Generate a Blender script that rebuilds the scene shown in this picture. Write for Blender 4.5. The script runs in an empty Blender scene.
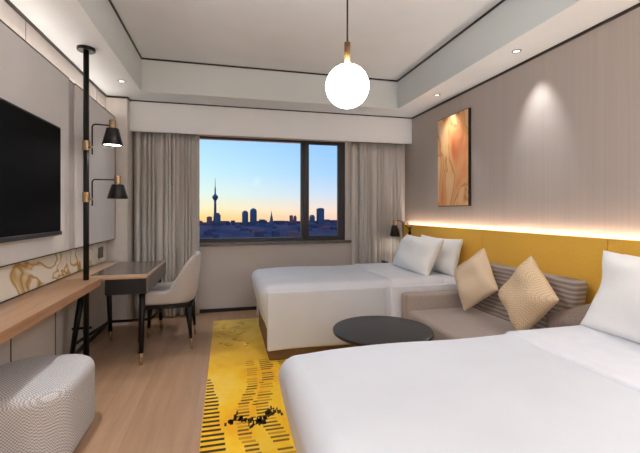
import bpy, bmesh, math, random
from mathutils import Vector, Matrix, Euler
random.seed(7)
PI = math.pi
sc = bpy.context.scene
COL = sc.collection

# ------------------------------------------------------------------ materials
def lin(c):
    return tuple((x/255/12.92 if x/255 <= .04045 else ((x/255+.055)/1.055)**2.4) for x in c)+(1,)

def mat(name, rgb, rough=.6, metal=0, spec=.5, sheen=0, coat=0):
    m = bpy.data.materials.new(name); m.use_nodes = True
    b = m.node_tree.nodes['Principled BSDF']
    b.inputs['Base Color'].default_value = lin(rgb)
    b.inputs['Roughness'].default_value = rough
    b.inputs['Metallic'].default_value = metal
    b.inputs['Specular IOR Level'].default_value = spec
    if sheen: b.inputs['Sheen Weight'].default_value = sheen
    if coat: b.inputs['Coat Weight'].default_value = coat
    return m

def nodes(m):
    nt = m.node_tree
    return nt, nt.nodes['Principled BSDF']

def coords(nt, scale=(1, 1, 1), rot=(0, 0, 0), src='Object'):
    t = nt.nodes.new('ShaderNodeTexCoord'); mp = nt.nodes.new('ShaderNodeMapping')
    mp.inputs['Scale'].default_value = scale; mp.inputs['Rotation'].default_value = rot
    nt.links.new(t.outputs[src], mp.inputs['Vector'])
    return mp.outputs['Vector']

def noise(nt, vec, scale=5, detail=3, rough=.5, dist=0):
    n = nt.nodes.new('ShaderNodeTexNoise')
    n.inputs['Scale'].default_value = scale; n.inputs['Detail'].default_value = detail
    n.inputs['Roughness'].default_value = rough; n.inputs['Distortion'].default_value = dist
    nt.links.new(vec, n.inputs['Vector'])
    return n.outputs['Fac']

def ramp(nt, fac, stops, interp='LINEAR'):
    r = nt.nodes.new('ShaderNodeValToRGB'); e = r.color_ramp.elements
    r.color_ramp.interpolation = interp
    while len(e) < len(stops): e.new(.5)
    for i, (p, c) in enumerate(stops):
        e[i].position = p; e[i].color = lin(c)
    nt.links.new(fac, r.inputs['Fac'])
    return r.outputs['Color']

def bump(nt, b, h, strength=.2, dist=.002):
    n = nt.nodes.new('ShaderNodeBump')
    n.inputs['Strength'].default_value = strength; n.inputs['Distance'].default_value = dist
    nt.links.new(h, n.inputs['Height']); nt.links.new(n.outputs['Normal'], b.inputs['Normal'])

def noisy(name, c1, c2, scale=(1, 1, 1), ns=5, detail=3, rough=.6, lo=.35, hi=.65, bs=0, bd=.002, dist=0, **k):
    m = mat(name, c1, rough, **k); nt, b = nodes(m)
    f = noise(nt, coords(nt, scale), ns, detail, .5, dist)
    nt.links.new(ramp(nt, f, [(lo, c1), (hi, c2)]), b.inputs['Base Color'])
    if bs: bump(nt, b, f, bs, bd)
    return m

def emit(name, rgb, strength):
    m = mat(name, rgb); nt, b = nodes(m)
    b.inputs['Emission Color'].default_value = lin(rgb); b.inputs['Emission Strength'].default_value = strength
    return m

M = {}
M['paint'] = noisy('ceiling_paint', (219, 226, 232), (222, 229, 235), ns=3, rough=.8)
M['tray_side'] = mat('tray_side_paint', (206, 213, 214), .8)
M['trim'] = mat('dark_trim', (34, 24, 20), .4)
M['valance'] = noisy('valance_fabric', (226, 230, 234), (229, 233, 237), (60, 60, 2), 8, rough=.85)
M['beige_wall'] = noisy('beige_wallcover', (202, 197, 192), (206, 201, 197), ns=20, rough=.8)

M['window_wall'] = noisy('window_wallcover', (192, 186, 183), (197, 191, 188), (30, 30, 2), 10, rough=.8)
M['baseboard'] = mat('black_baseboard', (16, 15, 17), .35)
M['black_metal'] = mat('black_metal', (24, 22, 22), .38, .5)
M['black_gloss'] = mat('black_lacquer', (22, 23, 26), .3)
M['shade'] = mat('black_shade', (30, 30, 33), .32, .3)
M['brass'] = mat('brass', (168, 142, 110), .38, .8)
M['bronze'] = mat('bronze', (128, 98, 62), .4, .6)
M['white_sheet'] = noisy('white_linen', (228, 230, 238), (224, 226, 235), ns=14, rough=.85, bs=.12, bd=.01)
M['duvet'] = noisy('white_duvet', (214, 218, 227), (210, 214, 224), (1, 1, 1), 4, 4, rough=.85, bs=.25, bd=.02, sheen=.1)
M['pillow'] = noisy('white_pillowcase', (247, 247, 247), (243, 243, 243), ns=7, rough=.85, bs=.25, bd=.02)
M['bed_base'] = noisy('bed_base_fabric', (136, 106, 80), (126, 98, 72), ns=60, rough=.8)
M['sofa'] = noisy('sofa_fabric', (180, 166, 158), (172, 158, 150), ns=90, rough=.9, bs=.3, bd=.001, sheen=.2)
M['cushion_grey'] = noisy('grey_cushion', (150, 133, 124), (138, 122, 114), ns=70, rough=.9)
M['chair'] = noisy('chair_fabric', (182, 176, 175), (174, 168, 167), ns=80, rough=.85, sheen=.2)
M['nightstand'] = noisy('nightstand_wood', (110, 84, 62), (92, 70, 52), (8, 8, 1), 6, rough=.5)
M['desk_inset'] = noisy('grey_leather', (102, 92, 88), (94, 84, 81), ns=40, rough=.22)
M['desk_side'] = mat('apron_reflection_grey', (120, 108, 102), .4, .3)  # grey stands in for light reflected on the black apron's side
M['screen'] = mat('tv_screen', (8, 8, 9), .6, spec=.06)
M['bezel'] = mat('tv_bezel', (16, 16, 17), .4)
M['socket'] = mat('dark_green_glass', (40, 48, 42), .2)
M['socket_plate'] = mat('cream_plate', (226, 220, 206), .5)
M['win_frame'] = mat('window_frame_metal', (46, 47, 52), .4, .3)
M['sill'] = noisy('sill_stone', (110, 102, 96), (98, 91, 86), ns=12, rough=.3)
M['globe'] = emit('opal_globe', (246, 250, 255), 22)
M['bulb'] = emit('lamp_glow', (255, 238, 220), 9)
M['led'] = emit('led_strip_glow', (255, 236, 222), 15)
M['added_strip'] = emit('added_strip_glow', (255, 240, 228), 6)  # glow of the hidden strip added over the left panels
M['spot_glow'] = emit('downlight_glow', (255, 240, 220), 1.2)
M['fixture'] = mat('downlight_ring', (120, 112, 104), .4, .4)

def wood(name, c1, c2, c3, axis='Y', rough=.4):
    m = mat(name, c1, rough); nt, b = nodes(m)
    s = {'Y': (9, .8, 9), 'X': (.8, 9, 9)}[axis]
    f = noise(nt, coords(nt, s), 2.2, 6, .6, .6)
    nt.links.new(ramp(nt, f, [(.3, c1), (.52, c2), (.72, c3)]), b.inputs['Base Color'])
    bump(nt, b, f, .08, .001)
    return m
M['counter'] = wood('oak_counter', (164, 126, 98), (174, 136, 106), (152, 115, 88), rough=.32)
M['desk_wood'] = wood('oak_desk', (178, 148, 122), (186, 156, 130), (168, 138, 112), 'X', .32)

def floor_mat():
    m = mat('oak_planks', (170, 134, 106), .34); nt, b = nodes(m)
    v = coords(nt, (1, 1, 1), (0, 0, PI/2))
    br = nt.nodes.new('ShaderNodeTexBrick')
    br.inputs['Scale'].default_value = 1; br.inputs['Brick Width'].default_value = 1.5
    br.inputs['Row Height'].default_value = .19; br.inputs['Mortar Size'].default_value = .0012
    br.inputs['Color1'].default_value = lin((188, 153, 124)); br.inputs['Color2'].default_value = lin((178, 144, 116))
    br.inputs['Mortar'].default_value = lin((160, 130, 108)); br.inputs['Bias'].default_value = 0
    nt.links.new(v, br.inputs['Vector'])
    f = noise(nt, coords(nt, (9, .7, 1)), 2, 6, .6, .8)
    g = ramp(nt, f, [(.3, (232, 228, 225)), (.7, (255, 255, 255))])
    mx = nt.nodes.new('ShaderNodeMix'); mx.data_type = 'RGBA'; mx.blend_type = 'MULTIPLY'
    mx.inputs['Factor'].default_value = 1
    nt.links.new(br.outputs['Color'], mx.inputs[6]); nt.links.new(g, mx.inputs[7])
    nt.links.new(mx.outputs[2], b.inputs['Base Color'])
    return m
M['floor'] = floor_mat()

def strie(name, c1, c2, axis_scale, ns=1, rough=.75):
    m = mat(name, c1, rough); nt, b = nodes(m)
    f = noise(nt, coords(nt, axis_scale), ns, 4, .7)
    nt.links.new(ramp(nt, f, [(.3, c1), (.7, c2)]), b.inputs['Base Color'])
    bump(nt, b, f, .15, .002)
    return m
M['right_wall'] = strie('strie_wallcover', (176, 166, 160), (184, 174, 168), (1, 46, .25))
M['panel'] = noisy('pale_leather_panel', (212, 211, 213), (206, 205, 207), (1, 1.5, .8), 2, rough=.33)
M['panel_strip'] = mat('panel_groove', (176, 172, 174), .4)
M['headboard'] = noisy('mustard_upholstery', (250, 196, 76), (244, 189, 70), ns=70, rough=.75, bs=.2, bd=.001, sheen=.1)
M['headboard_end'] = mat('headboard_end_wood', (128, 98, 84), .5)

def marble():
    m = mat('gold_vein_marble', (230, 220, 198), .2); nt, b = nodes(m)
    v = coords(nt, (1, 1.1, 1.5), (.6, 0, 0))
    f = noise(nt, v, 2.1, 2, .45, 1.1)
    c = ramp(nt, f, [(.36, (234, 224, 202)), (.46, (242, 236, 220)), (.482, (220, 192, 138)), (.50, (186, 140, 70)), (.518, (222, 198, 148)), (.55, (244, 238, 224))])
    nt.links.new(c, b.inputs['Base Color']); return m
M['marble'] = marble()

def striped_sofa():
    m = mat('striped_backrest', (130, 115, 108), .85); nt, b = nodes(m)
    w = nt.nodes.new('ShaderNodeTexWave'); w.bands_direction = 'Z'
    w.inputs['Scale'].default_value = 9; w.inputs['Distortion'].default_value = 3.5
    w.inputs['Detail'].default_value = 3; w.inputs['Detail Scale'].default_value = .9
    nt.links.new(coords(nt, (.3, .55, 1.1)), w.inputs['Vector'])
    nt.links.new(ramp(nt, w.outputs['Fac'], [(0, (132, 120, 116)), (.5, (154, 140, 134)), (1, (184, 170, 160))]), b.inputs['Base Color'])
    return m
M['striped'] = striped_sofa()

def check(name, c1, c2, s):
    m = mat(name, c1, .85); nt, b = nodes(m)
    t = nt.nodes.new('ShaderNodeTexChecker'); t.inputs['Scale'].default_value = s
    t.inputs['Color1'].default_value = lin(c1); t.inputs['Color2'].default_value = lin(c2)
    nt.links.new(coords(nt, (1, 1, 1), (.02, .03, .01)), t.inputs['Vector'])
    nt.links.new(t.outputs['Color'], b.inputs['Base Color'])
    bump(nt, b, t.outputs['Fac'], .4, .002)
    return m
M['ottoman'] = check('houndstooth_fabric', (216, 214, 215), (158, 156, 160), 125)
M['knit'] = check('peach_knit', (242, 220, 192), (234, 208, 176), 120)
M['knit2'] = check('beige_knit', (240, 216, 182), (214, 184, 148), 100)

def curtain_mat(name, c1, c2, c3, sx=18):
    m = mat(name, c1, .8); nt, b = nodes(m)
    f = noise(nt, coords(nt, (sx, .5, .02)), 1.3, 3, .6)
    nt.links.new(ramp(nt, f, [(.3, c1), (.5, c2), (.68, c3)]), b.inputs['Base Color'])
    return m
M['curtain'] = curtain_mat('taupe_drape', (176, 172, 168), (190, 186, 183), (204, 201, 198), 5)
M['sheer'] = mat('sheer_fabric', (204, 199, 195), .8)

def rug_mat():
    m = mat('yellow_rug', (232, 178, 30), .95); nt, b = nodes(m)
    f = noise(nt, coords(nt, (1, .8, 1)), 2.4, 4, .6, .6)
    g = noise(nt, coords(nt, (1, 1, 1)), 220, 2)
    c = ramp(nt, f, [(.3, (246, 204, 84)), (.46, (244, 194, 34)), (.6, (238, 172, 24)), (.72, (244, 196, 48))])
    # the far end of the rug is woven in a paler, sandier yellow
    t = nt.nodes.new('ShaderNodeTexCoord'); s = nt.nodes.new('ShaderNodeSeparateXYZ'); nt.links.new(t.outputs['Object'], s.inputs[0])
    mr = nt.nodes.new('ShaderNodeMapRange'); mr.inputs[1].default_value = 3.1; mr.inputs[2].default_value = 4.5
    nt.links.new(s.outputs['Y'], mr.inputs[0])
    mx = nt.nodes.new('ShaderNodeMix'); mx.data_type = 'RGBA'
    nt.links.new(mr.outputs[0], mx.inputs['Factor']); nt.links.new(c, mx.inputs[6])
    f2 = noise(nt, coords(nt, (1, 1, 1)), 5, 3)
    nt.links.new(ramp(nt, f2, [(.35, (236, 208, 116)), (.55, (230, 194, 92)), (.68, (210, 176, 104))]), mx.inputs[7])
    nt.links.new(mx.outputs[2], b.inputs['Base Color']); bump(nt, b, g, .5, .003)
    return m
M['rug'] = rug_mat()
M['rug_mark'] = mat('rug_black_yarn', (62, 48, 22), .95)
M['rug_mid'] = mat('rug_brown_yarn', (122, 90, 34), .95)
M['rug_faint'] = mat('rug_olive_yarn', (196, 148, 36), .95)

def painting_mat():
    m = mat('abstract_paint', (230, 170, 110), .35); nt, b = nodes(m)
    f = noise(nt, coords(nt, (1, 2.4, 1.0), (.5, 0, 0)), .95, 2, .45, 1.6)
    nt.links.new(ramp(nt, f, [(.28, (214, 120, 76)), (.38, (234, 156, 100)), (.46, (238, 178, 116)), (.485, (190, 130, 88)), (.50, (240, 184, 122)), (.60, (242, 204, 160)), (.68, (222, 210, 200))]), b.inputs['Base Color'])
    return m
M['painting'] = painting_mat()

def glass():
    m = mat('window_glass', (255, 255, 255), 0); nt, b = nodes(m)
    b.inputs['Transmission Weight'].default_value = 1; b.inputs['IOR'].default_value = 1.05
    return m
M['glass'] = glass()
M['bld'] = noisy('haze_tinted_facade', (84, 92, 124), (74, 84, 116), ns=.05, rough=.8)  # bluish distance haze is tinted into the facade colour
M['bld2'] = noisy('distant_facade_warm', (134, 92, 102), (116, 86, 104), ns=.05, rough=.8)
M['bld3'] = noisy('haze_tinted_facade_dark', (66, 62, 92), (90, 78, 104), ns=.03, rough=.9)  # purple haze mixed into the colour of the low blocks
M['ground'] = noisy('city_ground', (72, 66, 92), (98, 84, 106), (1, .3, 1), .03, 5, rough=.95)  # ground colour carries the city haze as well

for k_ in ('bld', 'bld2', 'bld3', 'ground'): M[k_].node_tree.nodes['Principled BSDF'].inputs['Specular IOR Level'].default_value = 0

# ------------------------------------------------------------------ helpers
def link(name, bm, m, parent=None, smooth=False, mats=None):
    me = bpy.data.meshes.new(name)
    bmesh.ops.recalc_face_normals(bm, faces=bm.faces)
    bm.to_mesh(me); bm.free()
    for x in (mats or [m]): me.materials.append(x)
    if smooth:
        for p in me.polygons: p.use_smooth = True
    o = bpy.data.objects.new(name, me); COL.objects.link(o)
    if parent: o.parent = parent
    return o

def tag(o, label, cat=None, group=None, kind=None):
    o['label'] = label
    if cat: o['category'] = cat
    if group: o['group'] = group
    if kind: o['kind'] = kind
    return o

def thing(name, label, cat, loc=(0, 0, 0), rz=0, group=None):
    o = bpy.data.objects.new(name, None); COL.objects.link(o)
    o.location = loc; o.rotation_euler = (0, 0, rz); o.empty_display_size = .1
    return tag(o, label, cat, group)

def struct(name, bm, m, parent=None, **k):
    o = link(name, bm, m, parent, **k)
    if not parent: o['kind'] = 'structure'
    return o

def copy_tree(o, parent=None):
    c = o.copy(); COL.objects.link(c)
    if parent: c.parent = parent
    for ch in list(o.children): copy_tree(ch, c)
    return c

def box(x0, x1, y0, y1, z0, z1, bm=None, bev=0, seg=2, mi=0):
    own = bm is None
    t = bmesh.new()
    bmesh.ops.create_cube(t, size=1)
    for v in t.verts:
        v.co = Vector(((x0+x1)/2+v.co.x*(x1-x0), (y0+y1)/2+v.co.y*(y1-y0), (z0+z1)/2+v.co.z*(z1-z0)))
    if bev: bmesh.ops.bevel(t, geom=list(t.edges), offset=bev, segments=seg, profile=.5, affect='EDGES')
    for f in t.faces: f.material_index = mi
    if own: return t
    me = bpy.data.meshes.new('tmp'); t.to_mesh(me); t.free(); bm.from_mesh(me); bpy.data.meshes.remove(me)
    return bm

def quad(bm, pts, mi=0):
    f = bm.faces.new([bm.verts.new(p) for p in pts]); f.material_index = mi; return f

def tube(p0, p1, r0, r1=None, n=20, bm=None):
    bm = bm or bmesh.new(); r1 = r0 if r1 is None else r1
    p0, p1 = Vector(p0), Vector(p1); d = (p1-p0).normalized()
    a = d.orthogonal().normalized(); b = d.cross(a)
    A = [bm.verts.new(p0+(a*math.cos(2*PI*i/n)+b*math.sin(2*PI*i/n))*r0) for i in range(n)]
    B = [bm.verts.new(p1+(a*math.cos(2*PI*i/n)+b*math.sin(2*PI*i/n))*r1) for i in range(n)]
    for i in range(n): bm.faces.new([A[i], A[(i+1) % n], B[(i+1) % n], B[i]])
    bm.faces.new(A[::-1]); bm.faces.new(B)
    return bm

def path_tube(pts, r, n=10, bm=None):
    bm = bm or bmesh.new(); P = [Vector(p) for p in pts]; rings = []
    up = Vector((.13, .37, .9)).normalized()
    for i, p in enumerate(P):
        d = (P[min(i+1, len(P)-1)]-P[max(i-1, 0)]).normalized()
        a = d.cross(up)
        if a.length < .1: a = d.cross(Vector((1, 0, 0)))
        a.normalize(); b = d.cross(a)
        rings.append([bm.verts.new(p+(a*math.cos(2*PI*k/n)+b*math.sin(2*PI*k/n))*r) for k in range(n)])
    for A, B in zip(rings, rings[1:]):
        for k in range(n): bm.faces.new([A[k], A[(k+1) % n], B[(k+1) % n], B[k]])
    bm.faces.new(rings[0][::-1]); bm.faces.new(rings[-1])
    return bm

def lathe(prof, n=40, c=(0, 0), bm=None, cap=True):
    bm = bm or bmesh.new(); rings = []
    for r, z in prof:
        rings.append([bm.verts.new((c[0]+max(r, 1e-4)*math.cos(2*PI*i/n), c[1]+max(r, 1e-4)*math.sin(2*PI*i/n), z)) for i in range(n)])
    for A, B in zip(rings, rings[1:]):
        for i in range(n): bm.faces.new([A[i], A[(i+1) % n], B[(i+1) % n], B[i]])
    if cap: bm.faces.new(rings[0][::-1]); bm.faces.new(rings[-1])
    return bm

def rrect(x0, x1, y0, y1, r, n=8):
    pts = []
    for cx, cy, a in ((x1-r, y1-r, 0), (x0+r, y1-r, PI/2), (x0+r, y0+r, PI), (x1-r, y0+r, 3*PI/2)):
        for i in range(n+1):
            t = a+PI/2*i/n; pts.append((cx+r*math.cos(t), cy+r*math.sin(t)))
    return pts

def rprism(x0, x1, y0, y1, r, prof, n=8, bm=None):
    """rounded rectangle lofted along a profile of (z, inset)"""
    bm = bm or bmesh.new(); rings = []
    for z, ins in prof:
        rings.append([bm.verts.new((x, y, z)) for x, y in rrect(x0+ins, x1-ins, y0+ins, y1-ins, max(r-ins, .01), n)])
    for A, B in zip(rings, rings[1:]):
        for i in range(len(A)): bm.faces.new([A[i], A[(i+1) % len(A)], B[(i+1) % len(A)], B[i]])
    bm.faces.new(rings[0][::-1]); bm.faces.new(rings[-1])
    return bm

def rbox(x0, x1, y0, y1, z0, z1, r, n=10, k=4, deform=None):
    """soft box: gridded surface with every edge rounded by r"""
    c = Vector(((x0+x1)/2, (y0+y1)/2, (z0+z1)/2)); h = Vector(((x1-x0)/2, (y1-y0)/2, (z1-z0)/2))
    r = min(r, min(h)*.98)
    def ax(hh):
        o = [-hh+r*(1-math.cos(PI/2*i/k)) if False else -hh+r*math.tan(PI/4*i/k)*1.0 if False else -hh+r*i/k for i in range(k)]
        inner = hh-r
        m = [-inner+2*inner*i/n for i in range(n+1)]
        return o+m+[-q for q in o[::-1]]
    A = [ax(h.x), ax(h.y), ax(h.z)]
    bm = bmesh.new(); cache = {}
    def V(p):
        key = tuple(round(q, 6) for q in p)
        if key in cache: return cache[key]
        q = Vector([max(-(h[i]-r), min(h[i]-r, p[i])) for i in range(3)])
        d = Vector(p)-q
        co = q+d.normalized()*r+c
        if deform: co = deform(co)
        cache[key] = bm.verts.new(co); return cache[key]
    for ax_i in range(3):
        a, b = [i for i in range(3) if i != ax_i]
        for s in (-1, 1):
            for i in range(len(A[a])-1):
                for j in range(len(A[b])-1):
                    ps = []
                    for ii, jj in ((i, j), (i+1, j), (i+1, j+1), (i, j+1)):
                        p = [0, 0, 0]; p[ax_i] = s*h[ax_i]; p[a] = A[a][ii]; p[b] = A[b][jj]; ps.append(V(p))
                    if len(set(ps)) == 4:
                        try: bm.faces.new(ps)
                        except ValueError: pass
    return bm

def pillow_bm(w, h, t, pinch=.06, n=22, seed=0, sag=0, flat=False):
    """w along x, h along y, thickness along z, centred"""
    rnd = random.Random(seed); ph = [rnd.uniform(0, 6) for _ in range(6)]
    bm = bmesh.new(); top = {}; bot = {}
    for i in range(n+1):
        for j in range(n+1):
            u = math.sin(PI/2*(2*i/n-1)); v = math.sin(PI/2*(2*j/n-1))
            x = w/2*u*(1-pinch*(1-v*v)); y = h/2*v*(1-pinch*(1-u*u)*(1 if v > 0 or not flat else .1))
            f = max(0, (1-u**4))**.5*max(0, (1-v**4))**.5
            th = t/2*(f*.78+.22*f*(1-u*u)*(1-v*v)+.02)
            wr = .05*t*(math.sin(5*u+ph[0])+math.sin(6*v+ph[1])+math.sin(4*(u+v)+ph[2]))*f
            y -= sag*(1-v*v)*t*.2
            top[i, j] = bm.verts.new((x, y, th+wr))
            bot[i, j] = top[i, j] if i in (0, n) or j in (0, n) else bm.verts.new((x, y, -th+wr*.6))
    for i in range(n):
        for j in range(n):
            bm.faces.new([top[i, j], top[i+1, j], top[i+1, j+1], top[i, j+1]])
            bm.faces.new([bot[i, j], bot[i, j+1], bot[i+1, j+1], bot[i+1, j]])
    return bm

# ------------------------------------------------------------------ setting
XL, XR, YB, YF = -1.32, 2.537, 5.117, -2.6
ZS, ZT = 2.614, 2.98                   # soffit and tray heights
TX0, TX1, TY0, TY1 = -.9, 2.14, -1.2, 4.52
struct('floor', box(XL-.2, XR+.2, YF-.2, YB+.25, -.1, 0), M['floor'])
struct('wall_left', box(XL-.15, XL, YF-.15, YB+.25, 0, ZT+.1), M['beige_wall'])
struct('wall_right', box(XR, XR+.15, YF-.15, YB+.25, 0, ZT+.1), M['right_wall'])
struct('wall_front', box(XL, XR, YF-.15, YF, 0, ZT+.1), M['beige_wall'])
# window wall with its opening
WX0, WX1, WZ0, WZ1 = -.62, 1.625, .90, 2.27
bm = bmesh.new()
box(XL, WX0, YB, YB+.25, 0, ZT+.1, bm); box(WX1, XR, YB, YB+.25, 0, ZT+.1, bm)
box(WX0, WX1, YB, YB+.25, 0, WZ0, bm); box(WX0, WX1, YB, YB+.25, WZ1, ZT+.1, bm)
struct('wall_back', bm, M['window_wall'])
struct('wall_pilaster', box(XL, -1.10, 4.78, YB, 0, ZS), M['beige_wall'])
# ceiling: soffit ring, tray sides, tray top
bm = bmesh.new()
box(XL, TX0, YF, YB, ZS, ZT+.1, bm, mi=0); box(TX1, XR, YF, YB, ZS, ZT+.1, bm)
box(TX0, TX1, YF, TY0, ZS, ZT+.1, bm); box(TX0, TX1, TY1, YB, ZS, ZT+.1, bm)
box(TX0, TX1, TY0, TY1, ZT, ZT+.1, bm)
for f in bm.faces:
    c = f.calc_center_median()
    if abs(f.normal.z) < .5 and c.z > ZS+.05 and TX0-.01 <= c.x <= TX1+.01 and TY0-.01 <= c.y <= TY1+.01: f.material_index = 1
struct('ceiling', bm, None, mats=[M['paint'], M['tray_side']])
t = .012
bm = bmesh.new(); z0, z1 = ZT-.016, ZT-.001
box(TX0, TX0+t, TY0, TY1, z0, z1, bm); box(TX1-t, TX1, TY0, TY1, z0, z1, bm)
box(TX0+t, TX1-t, TY1-t, TY1, z0, z1, bm); box(TX0+t, TX1-t, TY0, TY0+t, z0, z1, bm)
struct('trim_1', bm, M['trim'])
z0, z1 = ZS-.02, ZS-.0005
struct('trim_2', box(XL, XL+.012, YF, 4.768, z0, z1), M['trim'])
struct('trim_3', box(XR-.012, XR, YF, 4.888, z0, z1), M['trim'])
bm = bmesh.new(); box(XL+.012, -1.088, 4.768, 4.78, z0, z1, bm); box(-1.1, -1.088, 4.78, 4.9, z0, z1, bm)
struct('trim_4', bm, M['trim'])
struct('trim_5', box(-1.088, XR, 4.888, 4.90, ZS-.012, z1), M['trim'])
# upper wall band joint above the leather panels, and joints of the wall under the counter
bm = bmesh.new()
for y in (1.5, 2.99, 4.45): box(XL, XL+.0015, y, y+.006, 2.38, ZS-.02, bm)
for y in (.4, 1.6, 2.8, 3.45): box(XL, XL+.004, y, y+.012, .08, .69, bm)
struct('trim_6', bm, M['fixture'])
struct('baseboard_back', box(-1.10, XR, YB-.014, YB, 0, .045), M['baseboard'])
struct('baseboard_left', box(XL, XL+.014, YF, 4.78, 0, .045), M['baseboard'])
struct('baseboard_right', box(XR-.014, XR, YF, YB-.014, 0, .045), M['baseboard'])

# curtain box above the window
v = struct('trim_7', box(-1.10, XR, 4.90, 4.935, 2.25, ZS, bev=.002), M['valance'])

# window
bm = bmesh.new(); Y0, Y1 = 5.135, 5.20
fx = .05
box(WX0, WX0+fx, Y0, Y1, WZ0, WZ1, bm); box(WX1-fx, WX1, Y0, Y1, WZ0, WZ1, bm)
box(WX0+fx, WX1-fx, Y0, Y1, WZ0, WZ0+.05, bm); box(WX0+fx, WX1-fx, Y0, Y1, WZ1-.02, WZ1, bm)
w = struct('window_1', bm, M['win_frame'])
struct('mullion', box(.998, 1.05, Y0, Y1, WZ0+.05, WZ1-.02, bev=.003), M['win_frame'], w)
bm = bmesh.new(); a0, a1 = 1.05, WX1-fx
box(a0, a0+.055, 5.12, 5.17, WZ0+.05, WZ1-.02, bm); box(a1-.055, a1, 5.12, 5.17, WZ0+.05, WZ1-.02, bm)
box(a0+.055, a1-.055, 5.12, 5.17, WZ0+.05, WZ0+.07, bm); box(a0+.055, a1-.055, 5.12, 5.17, WZ1-.045, WZ1-.02, bm)
s = struct('sash', bm, M['win_frame'], w)
struct('pane', box(a0+.055, a1-.055, 5.145, 5.151, WZ0+.07, WZ1-.045), M['glass'], s)
struct('pane', box(WX0+fx, .998, 5.165, 5.171, WZ0+.05, WZ1-.02), M['glass'], w)
struct('window_sill', box(WX0-.07, 1.705, 5.075, 5.135, .862, .90, bev=.004), M['sill'], w)

# ------------------------------------------------------------------ curtains
def curtain(name, label, cat, x0, x1, y, z0, z1, m, seed, folds, amp=.054, group=None):
    rnd = random.Random(seed); n = int((x1-x0)*260); bm = bmesh.new(); rows = []
    xs = [x0+(x1-x0)*i/n for i in range(n+1)]
    ph = []; p = 0
    for i in range(n+1):
        ph.append(p); p += 2*PI*folds/n*(1+.5*math.sin(i*.11+seed)+.25*math.sin(i*.043*seed))
    am = [amp*(.75+.3*math.sin(i*.07+seed*2)) for i in range(n+1)]
    nz = 14
    for k in range(nz+1):
        f = k/nz; z = z0+(z1-z0)*f; row = []
        for i, x in enumerate(xs):
            a = am[i]*(1-.45*f**3)
            yy = y+a*math.sin(ph[i]+.25*math.sin(2.2*f+i*.02))+.006*math.sin(5*f+i*.3)
            row.append(bm.verts.new((x+.3*a*math.cos(ph[i]*1.0+1), yy, z)))
        rows.append(row)
    for A, B in zip(rows, rows[1:]):
        for i in range(n): bm.faces.new([A[i], A[i+1], B[i+1], B[i]])
    o = link(name, bm, m, smooth=True)
    s = o.modifiers.new('thick', 'SOLIDIFY'); s.thickness = .003
    tag(o, label, cat, group)
    return o
curtain('window_curtain', 'taupe pleated drape left of the window behind the desk', 'curtain', -1.085, -.36, 5.008, .015, 2.262, M['curtain'], 3, 12)
curtain('window_curtain', 'taupe pleated drape right of the window beside the far bed', 'curtain', 1.79, 2.44, 5.008, .015, 2.262, M['curtain'], 5, 11)
curtain('sheer_curtain', 'pale sheer curtain edge on the left side of the window', 'curtain', -.38, -.325, 5.045, .015, 2.262, M['sheer'], 2, 2, .014)
curtain('sheer_curtain', 'pale sheer curtain gathered on the right side of the window', 'curtain', 1.70, 1.80, 5.07, .015, 2.262, M['sheer'], 4, 2, .012)

# ------------------------------------------------------------------ left wall
PX = -1.222
def wall_panel(label, y0, y1, x=PX, m='panel'):
    t = thing('wall_panel', label, 'wall panel', (XL, (y0+y1)/2, .987))
    h = (y1-y0)/2
    link('panel_board', box(.0, x-XL, -h+.004, h-.004, .006, 1.377, bev=.003), M[m], t)
    b = bmesh.new(); d = x-XL+.002
    box(0, d, -h, h, 0, .006, b); box(0, d, -h, h, 1.377, 1.385, b)
    link('edge_trim', b, M['trim'], t)
    return t
wall_panel('wide pale leather wall panel behind the television', -.6, 3.453)
wall_panel('narrow grey vertical wall panel strip between the television panel and lamp pole', 3.453, 3.593, PX-.012, 'panel_strip')
p = wall_panel('bright pale leather wall panel behind the two pole lamps', 3.593, 4.76)
link('end_trim', box(0, PX-XL+.002, (4.76-3.593)/2, (4.76-3.593)/2+.006, 0, 1.385), M['trim'], p)

cs = thing('led_strip', 'added unseen light strip on top of the left leather wall panels', 'light strip', (-1.285, 2.0, 2.373))  # hidden strip added to brighten the left soffit
link('channel', box(-.02, .02, -2.5, 2.7, 0, .008), M['fixture'], cs)
link('light_strip', box(-.012, .012, -2.5, 2.7, .008, .011), M['added_strip'], cs)
tv = thing('television', 'large black flat television mounted on the pale wall panel', 'television', (PX, 2.49, 1.13))
link('casing', box(.003, .045, -.69, .687, 0, .785, bev=.004), M['bezel'], tv)
link('screen', box(.045, .0475, -.675, .672, .03, .772), M['screen'], tv)
link('bezel', box(.0455, .0525, -.69, .687, .0, .028, bev=.002), M['black_gloss'], tv)

mb = thing('marble_backsplash', 'strip of cream marble with golden veins above the wooden counter', 'backsplash', (XL, 2, .75))
link('marble_slab', box(0, .012, -2.6, 2.31, .008, .236), M['marble'], mb)
link('base_trim', box(0, .016, -2.6, 2.31, 0.001, .008), M['trim'], mb)
so = thing('socket_panel', 'cream wall panel with a dark green socket plate behind the desk', 'socket', (XL, 4.52, .75))
link('plate', box(0, .012, -.208, .24, .001, .222, bev=.002), M['socket_plate'], so)
link('socket', box(.012, .018, -.06, .10, .05, .17, bev=.002), M['socket'], so)

c = thing('wooden_counter', 'long oak counter shelf running under the marble strip', 'counter', (XL, .5, .69))
link('worktop', box(0.0, .32, -2.6, 2.995, 0, .06, bev=.003), M['counter'], c)
for y in (-1.8, -.4, .9): link('bracket', box(0, .28, y, y+.02, -.12, 0), M['black_metal'], c)

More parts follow.
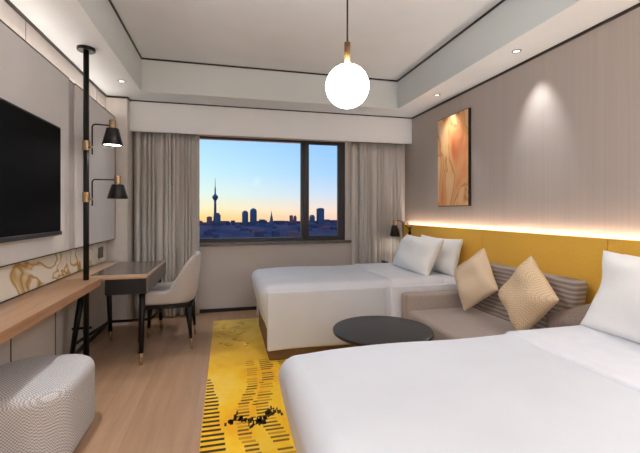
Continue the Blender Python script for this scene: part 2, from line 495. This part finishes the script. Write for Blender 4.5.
# lamp pole
PXp, PYp = -1.09, 3.425
pl = thing('pole_lamp', 'tall black floor to ceiling lamp pole with two black lamps', 'lamp', (PXp, PYp, 0))
link('pole', tube((0, 0, 0), (0, 0, ZS-.02), .021), M['black_metal'], pl, smooth=True)
link('ceiling_flange', lathe([(.062, ZS-.028), (.066, ZS-.024), (.066, ZS-.002), (.06, ZS-.001)]), M['black_metal'], pl, smooth=False)
def lamp_head(parent, cx, cy, zb, s=1.0, hs=1.0):
    sh = link('lamp_shade', lathe([(.078*s, 0), (.080*s, .002), (.046*s, .145*hs), (.044*s, .150*hs), (.018, .152*hs), (.018, .149*hs), (.042*s, .147*hs), (.074*s, .004)], 40, cap=False), M['shade'], parent, smooth=True)
    sh.location = (cx, cy, zb)
    bl = link('diffuser', lathe([(.0, .012), (.073*s, .012), (.073*s, .016), (.0, .016)], 32), M['bulb'], sh); 
    cp = link('brass_cap', lathe([(.024, 0), (.026, .004), (.026, .066), (.020, .070)], 24), M['brass'], parent, smooth=False)
    cp.location = (cx, cy, zb+.150*hs)
for z_cl, zb, hx, hy, zt, sc_, hs_ in ((1.835, 1.84, .185, .03, 2.005, 1.0, .95), (1.42, 1.405, .222, .035, 1.56, 1.0, .78)):
    b = lathe([(.026, z_cl-.045), (.028, z_cl-.042), (.028, z_cl+.032), (.026, z_cl+.035)], 28)
    link('clamp', b, M['brass'], pl, smooth=False)
    link('knob', tube((.02, -.01, z_cl-.02), (.05, -.025, z_cl-.02), .009), M['brass'], pl, smooth=True)
    pts = [(.028, .0, z_cl-.07), (.04, .0, z_cl-.07)]
    pts = [(.042, .004, z_cl-.075), (.042, .004, z_cl)]
    zz = zt; R = .025
    for i in range(7):
        a = PI/2*i/6; pts.append((.042+R*(1-math.cos(a)), .004, zz-R+R*math.sin(a)))
    pts.append((hx, hy, zz))
    link('arm', path_tube(pts, .0055), M['black_metal'], pl, smooth=True)
    lamp_head(pl, hx, hy, zb, sc_, hs_)

# ------------------------------------------------------------------ desk and chair
DX0, DX1, DY0, DY1 = XL+.001, -.655, 3.50, 4.58
dk = thing('writing_desk', 'wooden desk with grey leather top and black splayed legs', 'desk', ((DX0+DX1)/2, (DY0+DY1)/2, 0))
ox, oy = dk.location.x, dk.location.y
def L(x0, x1, y0, y1, z0, z1, **k): return box(x0-ox, x1-ox, y0-oy, y1-oy, z0, z1, **k)
link('desktop', L(DX0, DX1, DY0, DY1, .732, .75, bev=.002), M['desk_wood'], dk)
link('leather_inset', L(-1.13, DX1-.02, DY0+.14, DY1-.03, .7505, .7525), M['desk_inset'], dk)
link('apron', L(-.98, DX1-.006, DY0+.01, DY1-.01, .60, .732, bev=.004), M['black_gloss'], dk)
link('side_panel', L(DX1-.006, DX1, DY0+.01, DY1-.01, .60, .732), M['desk_side'], dk)
dr = link('drawer', L(DX1, DX1+.004, DY0+.08, DY1-.08, .615, .72), M['desk_side'], dk)
for (tx, ty, bx, by) in ((-1.17, 3.58, -1.25, 3.54), (-.70, 3.56, -.70, 3.50), (-1.13, 4.18, -1.13, 4.24), (-.72, 4.5, -.70, 4.55)):
    b = tube((tx-ox, ty-oy, .62), (tx+(bx-tx)*.85-ox, ty+(by-ty)*.85-oy, .10), .026, .019)
    lg = link('leg', b, M['black_metal'], dk, smooth=True)
    link('brass_tip', tube((tx+(bx-tx)*.85-ox, ty+(by-ty)*.85-oy, .10), (bx-ox, by-oy, 0), .018, .011), M['brass'], lg, smooth=True)
b = tube((-1.22-ox, 3.55-oy, .2), (-1.13-ox, 4.22-oy, .2), .013)
tube((-1.13-ox, 4.2-oy, .2), (-.76-ox, 4.2-oy, .2), .013, bm=b)
tube((-1.235-ox, 3.55-oy, .33), (-1.09-ox, 3.555-oy, .33), .010, bm=b)
tube((-.76-ox, 4.2-oy, .2), (-.705-ox, 4.53-oy, .2), .013, bm=b)
link('stretcher', b, M['black_metal'], dk, smooth=True)

ch = thing('armchair', 'pale grey upholstered armchair with black tapered legs at the desk', 'chair', (-.548, 4.02, 0), math.radians(180))
# local +x is forward
path = []; W, Dp, R = .235, .235, .14
def U(n=10):
    P = []
    for i in range(8): P.append((.25-(.25+Dp-R)*i/8, -W, i/8*.35))
    for i in range(n+1):
        a = PI/2*i/n; P.append((-Dp+R-R*math.sin(a), -W+R-R*math.cos(a), .35+.15*i/n))
    return P
half = U(); full = [(x, y, s) for x, y, s in half]+[(x, -y, s) for x, y, s in half[::-1]]
bm = bmesh.new(); rings = []
for i, (x, y, s) in enumerate(full):
    a = Vector(full[max(i-1, 0)][:2]); b_ = Vector(full[min(i+1, len(full)-1)][:2]); d = (b_-a).normalized()
    nrm = Vector((d.y, -d.x))   # outward
    if nrm.dot(Vector((x, y))) < 0: nrm = -nrm
    f = max(0, (s-.275)/.17); f = min(1, f); f = f*f*(3-2*f)
    zt = .562+.325*f
    T = .052
    ring = []
    zb = .435
    for (o, z) in ((T/2, zb), (T/2+.004, (zb+zt)/2), (T/2, zt-.022), (T/2-.012, zt-.005), (0, zt), (-T/2+.012, zt-.005), (-T/2, zt-.022), (-T/2-.004, (zb+zt)/2), (-T/2, zb)):
        hh = max(0, z-.45)
        lean = .10*hh*f
        ring.append(bm.verts.new((x+nrm.x*o-lean, y+nrm.y*o, z)))
    rings.append(ring)
for A, B in zip(rings, rings[1:]):
    for k in range(len(A)): bm.faces.new([A[k], A[(k+1) % len(A)], B[(k+1) % len(A)], B[k]])
bm.faces.new(rings[0]); bm.faces.new(rings[-1][::-1])
o = link('backrest', bm, M['chair'], ch, smooth=True)
ss = o.modifiers.new('sub', 'SUBSURF'); ss.levels = 1; ss.render_levels = 2
link('seat', rbox(-.22, .26, -.215, .215, .435, .50, .03), M['chair'], ch, smooth=True)
link('seat_frame', rprism(-.24, .235, -.235, .235, .06, [(.395, .01), (.397, 0), (.435, 0)]), M['black_metal'], ch)
for sx, sy in ((1, 1), (1, -1), (-1, 1), (-1, -1)):
    tx, ty = .20*sx, .20*sy; bx, by = .235*sx, .225*sy
    m_ = (tx+(bx-tx)*.72, ty+(by-ty)*.72, .10)
    lg = link('leg', tube((tx, ty, .40), m_, .031, .013), M['black_metal'], ch, smooth=True)
    link('brass_tip', tube(m_, (bx, by, 0), .013, .008), M['brass'], lg, smooth=True)

# ------------------------------------------------------------------ ottoman
ot = thing('ottoman', 'grey houndstooth ottoman with rounded corners beside the counter', 'ottoman', (-1.05, 2.43, 0))
link('cushion', rprism(-.27, .27, -.335, .335, .19, [(.02, .012), (.03, .003), (.06, 0), (.34, 0), (.365, .004), (.385, .016), (.396, .034), (.402, .07), (.405, .17)], 10), M['ottoman'], ot, smooth=True)
link('plinth', rprism(-.24, .24, -.315, .315, .11, [(0, 0), (.02, 0)], 10), M['black_metal'], ot)

# ------------------------------------------------------------------ rug
bm = box(-.14, 2.0, -.6, 4.66, .0005, .012)
for f in bm.faces: f.material_index = 0
rnd = random.Random(4)
def mark(x0, x1, y0, h, mi=1, sk=0):
    z = .0125
    quad(bm, [(x0, y0, z), (x1, y0+sk, z), (x1, y0+sk+h, z), (x0, y0+h, z)], mi)
y = 3.02
while y > .4:
    f = (3.02-y)/.95
    wd = .03+.105*min(1, f)**.7*(1 if y > 1.9 else .8)
    x0 = -.138; mark(x0, x0+wd+rnd.uniform(-.01, .01), y, .022)
    y -= .050
y = 3.32
while y > .4:
    c2 = .215+.0-.11*math.exp(-((y-2.45)/.45)**2)+(.02*math.sin(y*5))
    w2 = .075
    if rnd.random() < .95: mark(c2-w2/2+rnd.uniform(-.008, .008), c2+w2/2+rnd.uniform(-.01, .01), y, .020, 3 if y < 2.85 and rnd.random() < .7 else 2)
    c3 = .34-.09*math.exp(-((y-2.5)/.5)**2)+.015*math.sin(y*7)
    if rnd.random() < .95: mark(c3-.045, c3+.05+rnd.uniform(-.015, .015), y+.01, .019, 3 if rnd.random() < .6 else 2)
    if rnd.random() < .5 and y < 2.9: mark(c2+.055, c2+.085, y+.012, .012, 1)
    c4 = .47+.03*math.sin(y*3)
    mark(c4-.03, c4+.04, y+.02, .014, 2 if rnd.random() < .5 else 3)
    y -= .040
for k in range(44):   # slanting cluster of short black strokes
    f = k/43; x = .0+.33*f+rnd.uniform(-.01, .01); yc = 2.36+.06*math.sin(f*9)+.04*f
    mark(x, x+rnd.uniform(.008, .028), yc+rnd.uniform(-.05, .04), rnd.uniform(.02, .06), 1, rnd.uniform(0, .02))
for k in range(26):   # small pale olive flecks at the far end
    x = rnd.uniform(-.1, .2); y = rnd.uniform(3.7, 4.55); mark(x, x+rnd.uniform(.02, .05), y, .02, 2, rnd.uniform(-.02, .03))
rg = link('patterned_rug', bm, None, mats=[M['rug'], M['rug_mark'], M['rug_faint'], M['rug_mid']])
tag(rg, 'bright yellow rug with black dashed wave pattern under the beds', 'rug')

# ------------------------------------------------------------------ beds
def make_bed(hem=.20, bx=.085):
    """local origin: foot corner at x=0, y=0 (near side), floor"""
    t = thing('bed', 'far white bed beside the window with two pillows', 'bed', (.275, 3.27, .0125))
    W = 1.12
    b = rbox(bx, 2.13, .03, W-.03, 0, .30, .012, 4, 2)
    link('bed_base', b, M['bed_base'], t, smooth=True)
    link('mattress', rbox(.09, 2.13, .025, W-.025, .30, .60, .05, 6, 3), M['white_sheet'], t, smooth=True)
    def dfm(p):
        q = p.copy(); f = max(0, .58-p.z)/.34
        fx = max(0, 1-p.x/.35)
        q.x += .085*min(1, f/1.13)**1.3*fx
        fy = max(0, 1-min(p.y, W-p.y)/.2)
        if p.x < .3: q.y += (.03 if p.y < W/2 else -.03)*f*fy*fx
        if p.z > .55:
            q.z += .012*math.sin(p.x*2.6+.6)*math.sin(PI*max(0, min(1, p.y/W)))+.004*math.sin(p.x*7+p.y*4)
        q.z -= .012*max(0, 1-p.x/.25)*max(0, min(1, (p.z-.4)/.2))
        if p.z < .45:
            q.y += .006*math.sin(p.x*11)*(1 if p.y < W/2 else -1); q.x += .006*math.sin(p.y*9)*fx
        return q
    link('duvet', rbox(0, 1.62, -.01, W+.01, hem, .652, .085, 26, 5, dfm), M['duvet'], t, smooth=True)
    def sdf(s):
        def g(p):
            q = p.copy(); f = max(0, .56-p.z)/.45
            q.y += s*(.008*math.sin(p.x*9+1)*f); return q
        return g
    for s, y0, y1 in ((-1, -.022, .012), (1, W-.012, W+.022)):
        link('duvet_side', rbox(bx-.02, 1.15, y0, y1, .10, .60, .015, 22, 3, sdf(s)), M['duvet'], t, smooth=True)
    def fsd(p):
        q = p.copy()
        if q.x < 1.225: q.x = 1.20+(q.x-1.14)*.3
        if q.z > .6: q.z += .012*math.sin(q.x*2.6+.6)*math.sin(PI*max(0, min(1, q.y/W)))
        return q
    link('folded_sheet', rbox(1.14, 1.80, -.016, W+.016, .20, .663, .085, 14, 5, fsd), M['white_sheet'], t, smooth=True)
    for s, y0, y1 in ((-1, -.026, .010), (1, W-.010, W+.026)):
        link('sheet_side', rbox(1.20, 2.12, y0, y1, .10, .60, .015, 10, 3, sdf(s)), M['white_sheet'], t, smooth=True)
    link('bottom_sheet', rbox(1.7, 2.135, -.01, W+.01, .30, .63, .06, 8, 4), M['white_sheet'], t, smooth=True)
    return t
bed = make_bed()
b2 = make_bed(.10, .15); b2.location = (.225, .632, .0125)
b2['label'] = 'near white bed filling the bottom right of the photo'

def pillow(name, label, x, y, z, w, h, tk, lean, yaw, m, seed, spin=0, pinch=.06, cat='pillow', group=None):
    """standing pillow facing -x; lean tilts its top towards +x"""
    o = link(name, pillow_bm(w, h, tk, pinch, seed=seed, flat=name == 'pillow'), m, smooth=True)
    # local: width x, height y, thickness z
    R = Matrix.Rotation(yaw, 3, 'Z') @ Matrix.Rotation(lean, 3, 'Y') @ Matrix(((0, 0, -1), (-1, 0, 0), (0, 1, 0))) @ Matrix.Rotation(spin, 3, 'Z')
    o.matrix_world = Matrix.Translation((x, y, z)) @ R.to_4x4()
    tag(o, label, cat, group)
    return o
D = math.radians
pillow('pillow', 'front white pillow leaning at the head of the far bed', 2.01, 3.79, .845, .84, .41, .23, D(26), D(-2), M['pillow'], 1, 0, .10)
pillow('pillow', 'rear white pillow against the mustard headboard on the far bed', 2.28, 3.82, .83, .84, .39, .20, D(14), 0, M['pillow'], 2, 0, .10)
pillow('pillow', 'front white pillow at the right edge on the near bed', 2.01, 1.30, .87, .86, .45, .23, D(22), 0, M['pillow'], 3, 0, .13)
pillow('pillow', 'rear white pillow against the mustard headboard on the near bed', 2.27, 1.36, .85, .84, .40, .17, D(12), 0, M['pillow'], 4, 0, .10)

# ------------------------------------------------------------------ headboard and glow strip
hb = thing('headboard', 'long mustard yellow upholstered headboard along the right wall', 'headboard', (2.45, 2.5, 0))
for y0, y1 in ((3.262, 5.0), (2.0, 3.258), (.262, 1.996), (-1.4, .258)):
    link('headboard_panel', box(0, .05, y0-2.5, y1-2.5, .06, 1.12, bev=.006, seg=3), M['headboard'], hb, smooth=False)
link('end_panel', box(.0, .06, 5.002-2.5, 5.045-2.5, .0, 1.16), M['headboard_end'], hb)
link('mounting_rail', box(.05, .083, -3.7, 2.5, .9, 1.0), M['headboard_end'], hb)
ls = thing('led_strip', 'glowing warm light strip behind the top of the headboard', 'light strip', (2.517, 1.8, 1.0))
link('channel', box(-.012, .017, -3.0, 3.18, 0.002, .085), M['fixture'], ls)
link('light_strip', box(-.010, .014, -3.0, 3.18, .085, .089), M['led'], ls)

# ------------------------------------------------------------------ sofa
SY0, SY1 = 1.79, 3.235
sf = thing('sofa', 'low taupe sofa with striped backrest between the two beds', 'sofa', (2.0, 2.5, .0125))
link('base', box(-.38, .43, SY0+.02-2.5, SY1-.02-2.5, .05, .26, bev=.01), M['sofa'], sf)
link('seat_cushion', rbox(-.43, .30, SY0+.10-2.5, SY1-.115-2.5, .25, .408, .035, 10, 4), M['sofa'], sf, smooth=True)
for y0, y1 in ((SY1-.12, SY1), (SY0, SY0+.10)):
    link('armrest', rbox(-.44, .44, y0-2.5, y1-2.5, .06, .548, .028, 8, 4), M['sofa'], sf, smooth=True)
def bd(p):
    q = p.copy(); q.x += .10*(p.z-.4)/.42; return q
link('backrest', rbox(.19, .32, 2.08-2.5, SY1-.12-2.5, .39, .815, .04, 10, 4, bd), M['striped'], sf, smooth=True)
for x in (-.34, .38):
    for y in (SY0+.08-2.5, SY1-.08-2.5): link('leg', tube((x, y, .06), (x, y, 0), .02, .014), M['black_metal'], sf)
pillow('throw_pillow', 'smooth peach diamond set throw pillow on the sofa nearer the window', 2.09, 2.895, .71, .41, .41, .17, D(15), D(4), M['knit'], 5, D(45-7), .05, 'cushion')
pillow('throw_pillow', 'textured beige knit throw pillow standing diamond wise beside the near bed', 2.04, 2.255, .71, .41, .41, .17, D(15), D(-4), M['knit2'], 6, D(45+7), .05, 'cushion')
pillow('bolster_cushion', 'small grey cushion tucked behind the near bed pillow on the sofa', 2.13, 1.955, .545, .30, .28, .13, D(20), D(10), M['cushion_grey'], 8, D(28), .0, 'cushion')

# ------------------------------------------------------------------ coffee table
ct = thing('coffee_table', 'round black coffee table standing in front of the sofa', 'table', (1.135, 2.66, .0125))
link('tabletop', lathe([(.355, .383), (.368, .388), (.370, .393), (.370, .405), (.366, .4095), (.33, .4105)], 72), M['black_gloss'], ct, smooth=False)
link('pedestal', lathe([(.035, .018), (.035, .385)], 24), M['black_metal'], ct)
link('foot', lathe([(.2, 0), (.2, .012), (.05, .02)], 48), M['black_metal'], ct)

# ------------------------------------------------------------------ nightstand with telephone, bedside lamp, reading light
ns = thing('nightstand', 'brown wooden nightstand behind the far bed by the curtain', 'nightstand', (2.25, 4.68, 0))
link('body', box(-.2, .2, -.22, .22, .12, .53, bev=.004), M['nightstand'], ns)
link('top', box(-.205, .2, -.225, .225, .53, .55, bev=.003), M['black_gloss'], ns)
dr = link('drawer', box(-.214, -.2, -.2, .2, .33, .51, bev=.002), M['nightstand'], ns)
link('knob', tube((-.214, 0, .42), (-.235, 0, .42), .01), M['brass'], dr)
for x in (-.17, .17):
    for y in (-.19, .19): link('leg', tube((x, y, .12), (x, y, 0), .014, .01), M['black_metal'], ns)
tp = thing('telephone', 'small black telephone on the nightstand beside the curtain', 'telephone', (2.12, 4.80, .55))
link('body', rbox(-.06, .06, -.07, .07, 0, .045, .012, 3, 3), M['black_gloss'], tp, smooth=True)
link('handset', rbox(-.055, -.015, -.085, .085, .045, .085, .015, 4, 3), M['black_gloss'], tp, smooth=True)
bl = thing('bedside_lamp', 'small black cone lamp hanging over the nightstand by the curtain', 'lamp', (2.22, 4.78, .965))
link('wall_plate', tube((.228, 0, .10), (.212, 0, .10), .03), M['brass'], bl)
link('arm', path_tube([(.21, 0, .10), (.16, 0, .15), (.10, 0, .20), (.04, 0, .215), (0, 0, .20)], .0055), M['black_metal'], bl, smooth=True)
lamp_head(bl, 0, 0, 0, .86)
rl = thing('reading_light', 'thin black reading light on the headboard above the far pillows', 'lamp', (2.447, 4.72, 1.12))
link('stem', path_tube([(-.004, 0, -.01), (-.02, 0, -.03), (-.03, 0, -.06), (-.035, -.005, -.10)], .006), M['black_metal'], rl, smooth=True)
link('head', tube((-.035, -.005, -.09), (-.06, -.03, -.15), .016, .02), M['black_metal'], rl)

# ------------------------------------------------------------------ artwork
ar = thing('wall_painting', 'tall abstract orange and cream painting in a black frame', 'painting', (XR, 3.868, 1.36))
link('frame', box(-.032, 0, -.305, .305, 0, 1.045, bev=.002), M['black_gloss'], ar)
link('canvas', box(-.035, -.030, -.297, .297, .008, 1.037), M['painting'], ar)

# ------------------------------------------------------------------ pendant globe
pd = thing('pendant_globe', 'white glowing globe pendant hanging from the ceiling on a brass stem', 'pendant lamp', (.615, 1.90, 1.953))
bm = bmesh.new(); bmesh.ops.create_uvsphere(bm, u_segments=48, v_segments=32, radius=.112)
link('globe', bm, M['globe'], pd, smooth=True)
link('brass_stem', tube((0, 0, .112), (0, 0, .228), .0165), M['bronze'], pd, smooth=True)
link('cord', tube((0, 0, .228), (0, 0, ZT-1.953), .0045, n=10), M['black_metal'], pd, smooth=True)
link('canopy', lathe([(.05, ZT-1.953-.025), (.055, ZT-1.953-.02), (.055, ZT-1.953-.001)], 32), M['bronze'], pd)

# ------------------------------------------------------------------ downlights
def light(kind, name, loc, power, color=(.985, .995, 1), **k):
    d = bpy.data.lights.new(name, kind); d.energy = power; d.color = color
    for a, b in k.items(): setattr(d, a, b)
    o = bpy.data.objects.new(name, d); o.location = loc; COL.objects.link(o); return o
def downlight(x, y, label, group=None, power=30, angle=80, blend=.9, tilt=(0, 0)):
    t = thing('ceiling_downlight', label, 'downlight', (x, y, ZS), 0, group)
    link('ring', lathe([(.026, -.001), (.026, -.004), (.036, -.004), (.038, -.0005)], 28, cap=False), M['fixture'], t)
    link('lens', lathe([(.0, -.0012), (.026, -.0012), (.026, -.0006), (0, -.0006)], 28), M['spot_glow'], t)
    o = light('SPOT', 'downlight_beam', (0, 0, -.012), power, spot_size=D(angle), spot_blend=blend, shadow_soft_size=.02)
    o.parent = t; o.rotation_euler = (tilt[0], tilt[1], 0)
    return t
RX = 2.31
downlight(RX, 3.865, 'recessed ceiling downlight in the right soffit above the orange painting', power=10, angle=74, blend=1, tilt=(0, D(-12)))
downlight(RX, 2.65, 'recessed ceiling downlight in the right soffit above the sofa wall', power=10, angle=56, blend=1, tilt=(0, D(-18)))
for y in (1.2, -.4, -1.8): downlight(RX, y, 'unseen fill downlight in the right soffit nearer the room entrance', 'added fill downlights behind the view', 9 if y > 0 else 60, 100)  # soffit row carried on out of view as added fill light
downlight(-1.02, 4.21, 'recessed ceiling downlight in the left soffit above the desk', power=16, angle=70, blend=1, tilt=(0, D(-12)))
for y in (2.4, .6, -1.2): downlight(-1.0, y, 'added unseen fill downlight in the left soffit over the counter', 'left soffit fill downlights', 30, 64, 1, tilt=(0, D(-12)))  # lamps out of view, added as fill for the left side
for y in (-1.75, -2.2): downlight(.62, y, 'added unseen fill downlight in the entrance soffit', 'added entrance fill lights', 170, 140, 1)  # strong unseen lamps added so their bounce brightens the room


# ------------------------------------------------------------------ city outside
GZ = -30
bm = bmesh.new(); n = 60
pts = [(-900, 60, GZ), (1300, 60, GZ)]+[(1300-2200*i/n, 1150+14*math.sin(i*.9), GZ) for i in range(n+1)]
vs = [bm.verts.new(p) for p in pts]; f = bm.faces.new(vs)
r = bmesh.ops.extrude_face_region(bm, geom=[f])
for e in r['geom']:
    if isinstance(e, bmesh.types.BMVert): e.co.z -= 3
g = link('city_ground', bm, M['ground']); g['kind'] = 'structure'

def building(label, x, y, w, d, top, m, shape='box', group=None):
    H = top-GZ
    t = thing('building', label, 'building', (x, y, GZ), 0, group)
    if shape == 'round':
        link('tower_block', lathe([(w/2, 0), (w/2, H*.8), (w*.46, H*.88), (w*.33, H*.95), (w*.1, H)], 24), m, t)
    elif shape == 'step':
        link('tower_block', box(-w/2, w/2, -d/2, d/2, 0, H*.86), m, t)
        link('crown', box(-w*.34, w*.34, -d*.34, d*.34, H*.86, H), m, t)
    else:
        link('tower_block', box(-w/2, w/2, -d/2, d/2, 0, H*.96), m, t)
        link('roof_plant', box(-w*.25, w*.35, -d*.3, d*.3, H*.96, H), m, t)
    return t
tw = thing('television_tower', 'slender television tower with a round pod on the distant skyline', 'tower', (-26.5, 1000, GZ))
link('shaft', lathe([(8, 0), (5, 8), (3.2, 30), (2.6, 66)], 20), M['bld'], tw)
link('pod', lathe([(2.6, 58), (5, 62), (7.2, 66), (7.2, 69), (5, 72), (2.4, 75)], 24), M['bld'], tw)
link('upper_shaft', lathe([(1.9, 75), (1.5, 92)], 12), M['bld'], tw)
link('antenna', lathe([(.8, 92), (.35, 116)], 8), M['bld'], tw)
building('short reddish block at the foot of the television tower', -36.5, 900, 11, 14, -10, M['bld2'], 'box')
building('grey block standing directly below the television tower', -19.5, 900, 15, 14, -2, M['bld'], 'step')
building('round topped tower, left one of the middle pair', 43, 900, 14, 14, 3.5, M['bld'], 'round')
building('taller round topped tower, right one of the middle pair', 62, 900, 15.5, 15, 9, M['bld'], 'round')
building('brownish block pair left of the window mullion', 151, 900, 7, 10, -7.5, M['bld2'], 'box')
building('slim brownish block touching the left of the window mullion', 161, 905, 6, 10, -8.5, M['bld2'], 'step')
building('dark block seen just right of the window mullion', 202, 900, 11, 12, -7, M['bld'], 'step')
building('tallest dark slab tower in the right window pane', 222.5, 900, 15.5, 16, 9.8, M['bld'], 'box')
mt = thing('radio_mast', 'thin lattice mast rising between the middle skyline towers', 'mast', (104, 900, GZ))
link('mast_base', lathe([(5.5, 0), (3, 16), (1.3, 24)], 8), M['bld'], mt); link('mast_pole', lathe([(1.2, 24), (.4, 33)], 8), M['bld'], mt)
rb = random.Random(11)
taken = [(o_.location.x, o_.location.y, 14) for o_ in bpy.data.objects if o_.parent is None and o_.location.y > 300]
for i in range(90):
    for _ in range(200):
        d = rb.uniform(420, 1100) if i > 26 else rb.uniform(1000, 1120)
        u = rb.uniform(-.11, .33); w = rb.uniform(8, 26)*d/900
        if all(abs(u*d-a) > w/2+q+1 or abs(d-b_) > 16 for a, b_, q in taken): break
    else: continue
    taken.append((u*d, d, w/2))
    h = rb.uniform(3, 7) if d < 900 else rb.uniform(3, 9)
    o = link('building', box(-w/2, w/2, -7, 7, 0, h), (M['bld3'], M['bld3'], M['bld2'], M['bld'])[i % 4])
    o.location = (u*d, d, GZ)
    tag(o, 'low block in the dark hazy city below the skyline', 'building', 'low city blocks below the skyline')

# ------------------------------------------------------------------ sky
wd = bpy.data.worlds.new('dusk_sky'); sc.world = wd; wd.use_nodes = True
nt = wd.node_tree; bg = nt.nodes['Background']
tc = nt.nodes.new('ShaderNodeTexCoord'); sp = nt.nodes.new('ShaderNodeSeparateXYZ'); nt.links.new(tc.outputs['Generated'], sp.inputs[0])
def mr(src, a, b):
    m_ = nt.nodes.new('ShaderNodeMapRange'); m_.inputs[1].default_value = a; m_.inputs[2].default_value = b
    nt.links.new(src, m_.inputs[0]); return m_.outputs[0]
el = mr(sp.outputs['Z'], -.04, .24)
left = ramp(nt, el, [(0, (250, 190, 110)), (.09, (252, 216, 136)), (.17, (248, 238, 190)), (.30, (226, 244, 232)), (.52, (196, 236, 250)), (.8, (172, 218, 250)), (1, (160, 208, 246))])
right = ramp(nt, el, [(0, (236, 176, 160)), (.06, (246, 204, 180)), (.15, (246, 222, 206)), (.30, (206, 222, 240)), (.5, (170, 210, 248)), (.8, (146, 198, 248)), (1, (136, 190, 244))])
az = mr(sp.outputs['X'], -.08, .26)
mx = nt.nodes.new('ShaderNodeMix'); mx.data_type = 'RGBA'
nt.links.new(az, mx.inputs['Factor']); nt.links.new(left, mx.inputs[6]); nt.links.new(right, mx.inputs[7])
nt.links.new(mx.outputs[2], bg.inputs['Color']); bg.inputs['Strength'].default_value = .395

# ------------------------------------------------------------------ camera and view
cam = bpy.data.cameras.new('camera'); co = bpy.data.objects.new('camera', cam); COL.objects.link(co)
co.location = (0, 0, 1.3); co.rotation_euler = (PI/2, 0, -math.atan(94/381.7))
cam.sensor_width = 36; cam.lens = 36*381.7/640; cam.shift_y = -15/640; cam.clip_start = .05; cam.clip_end = 5000
sc.camera = co
sc.view_settings.view_transform = 'Standard'; sc.view_settings.look = 'None'
sc.view_settings.gamma = 1; sc.view_settings.exposure = 1.45; sc.view_settings.use_curve_mapping = False
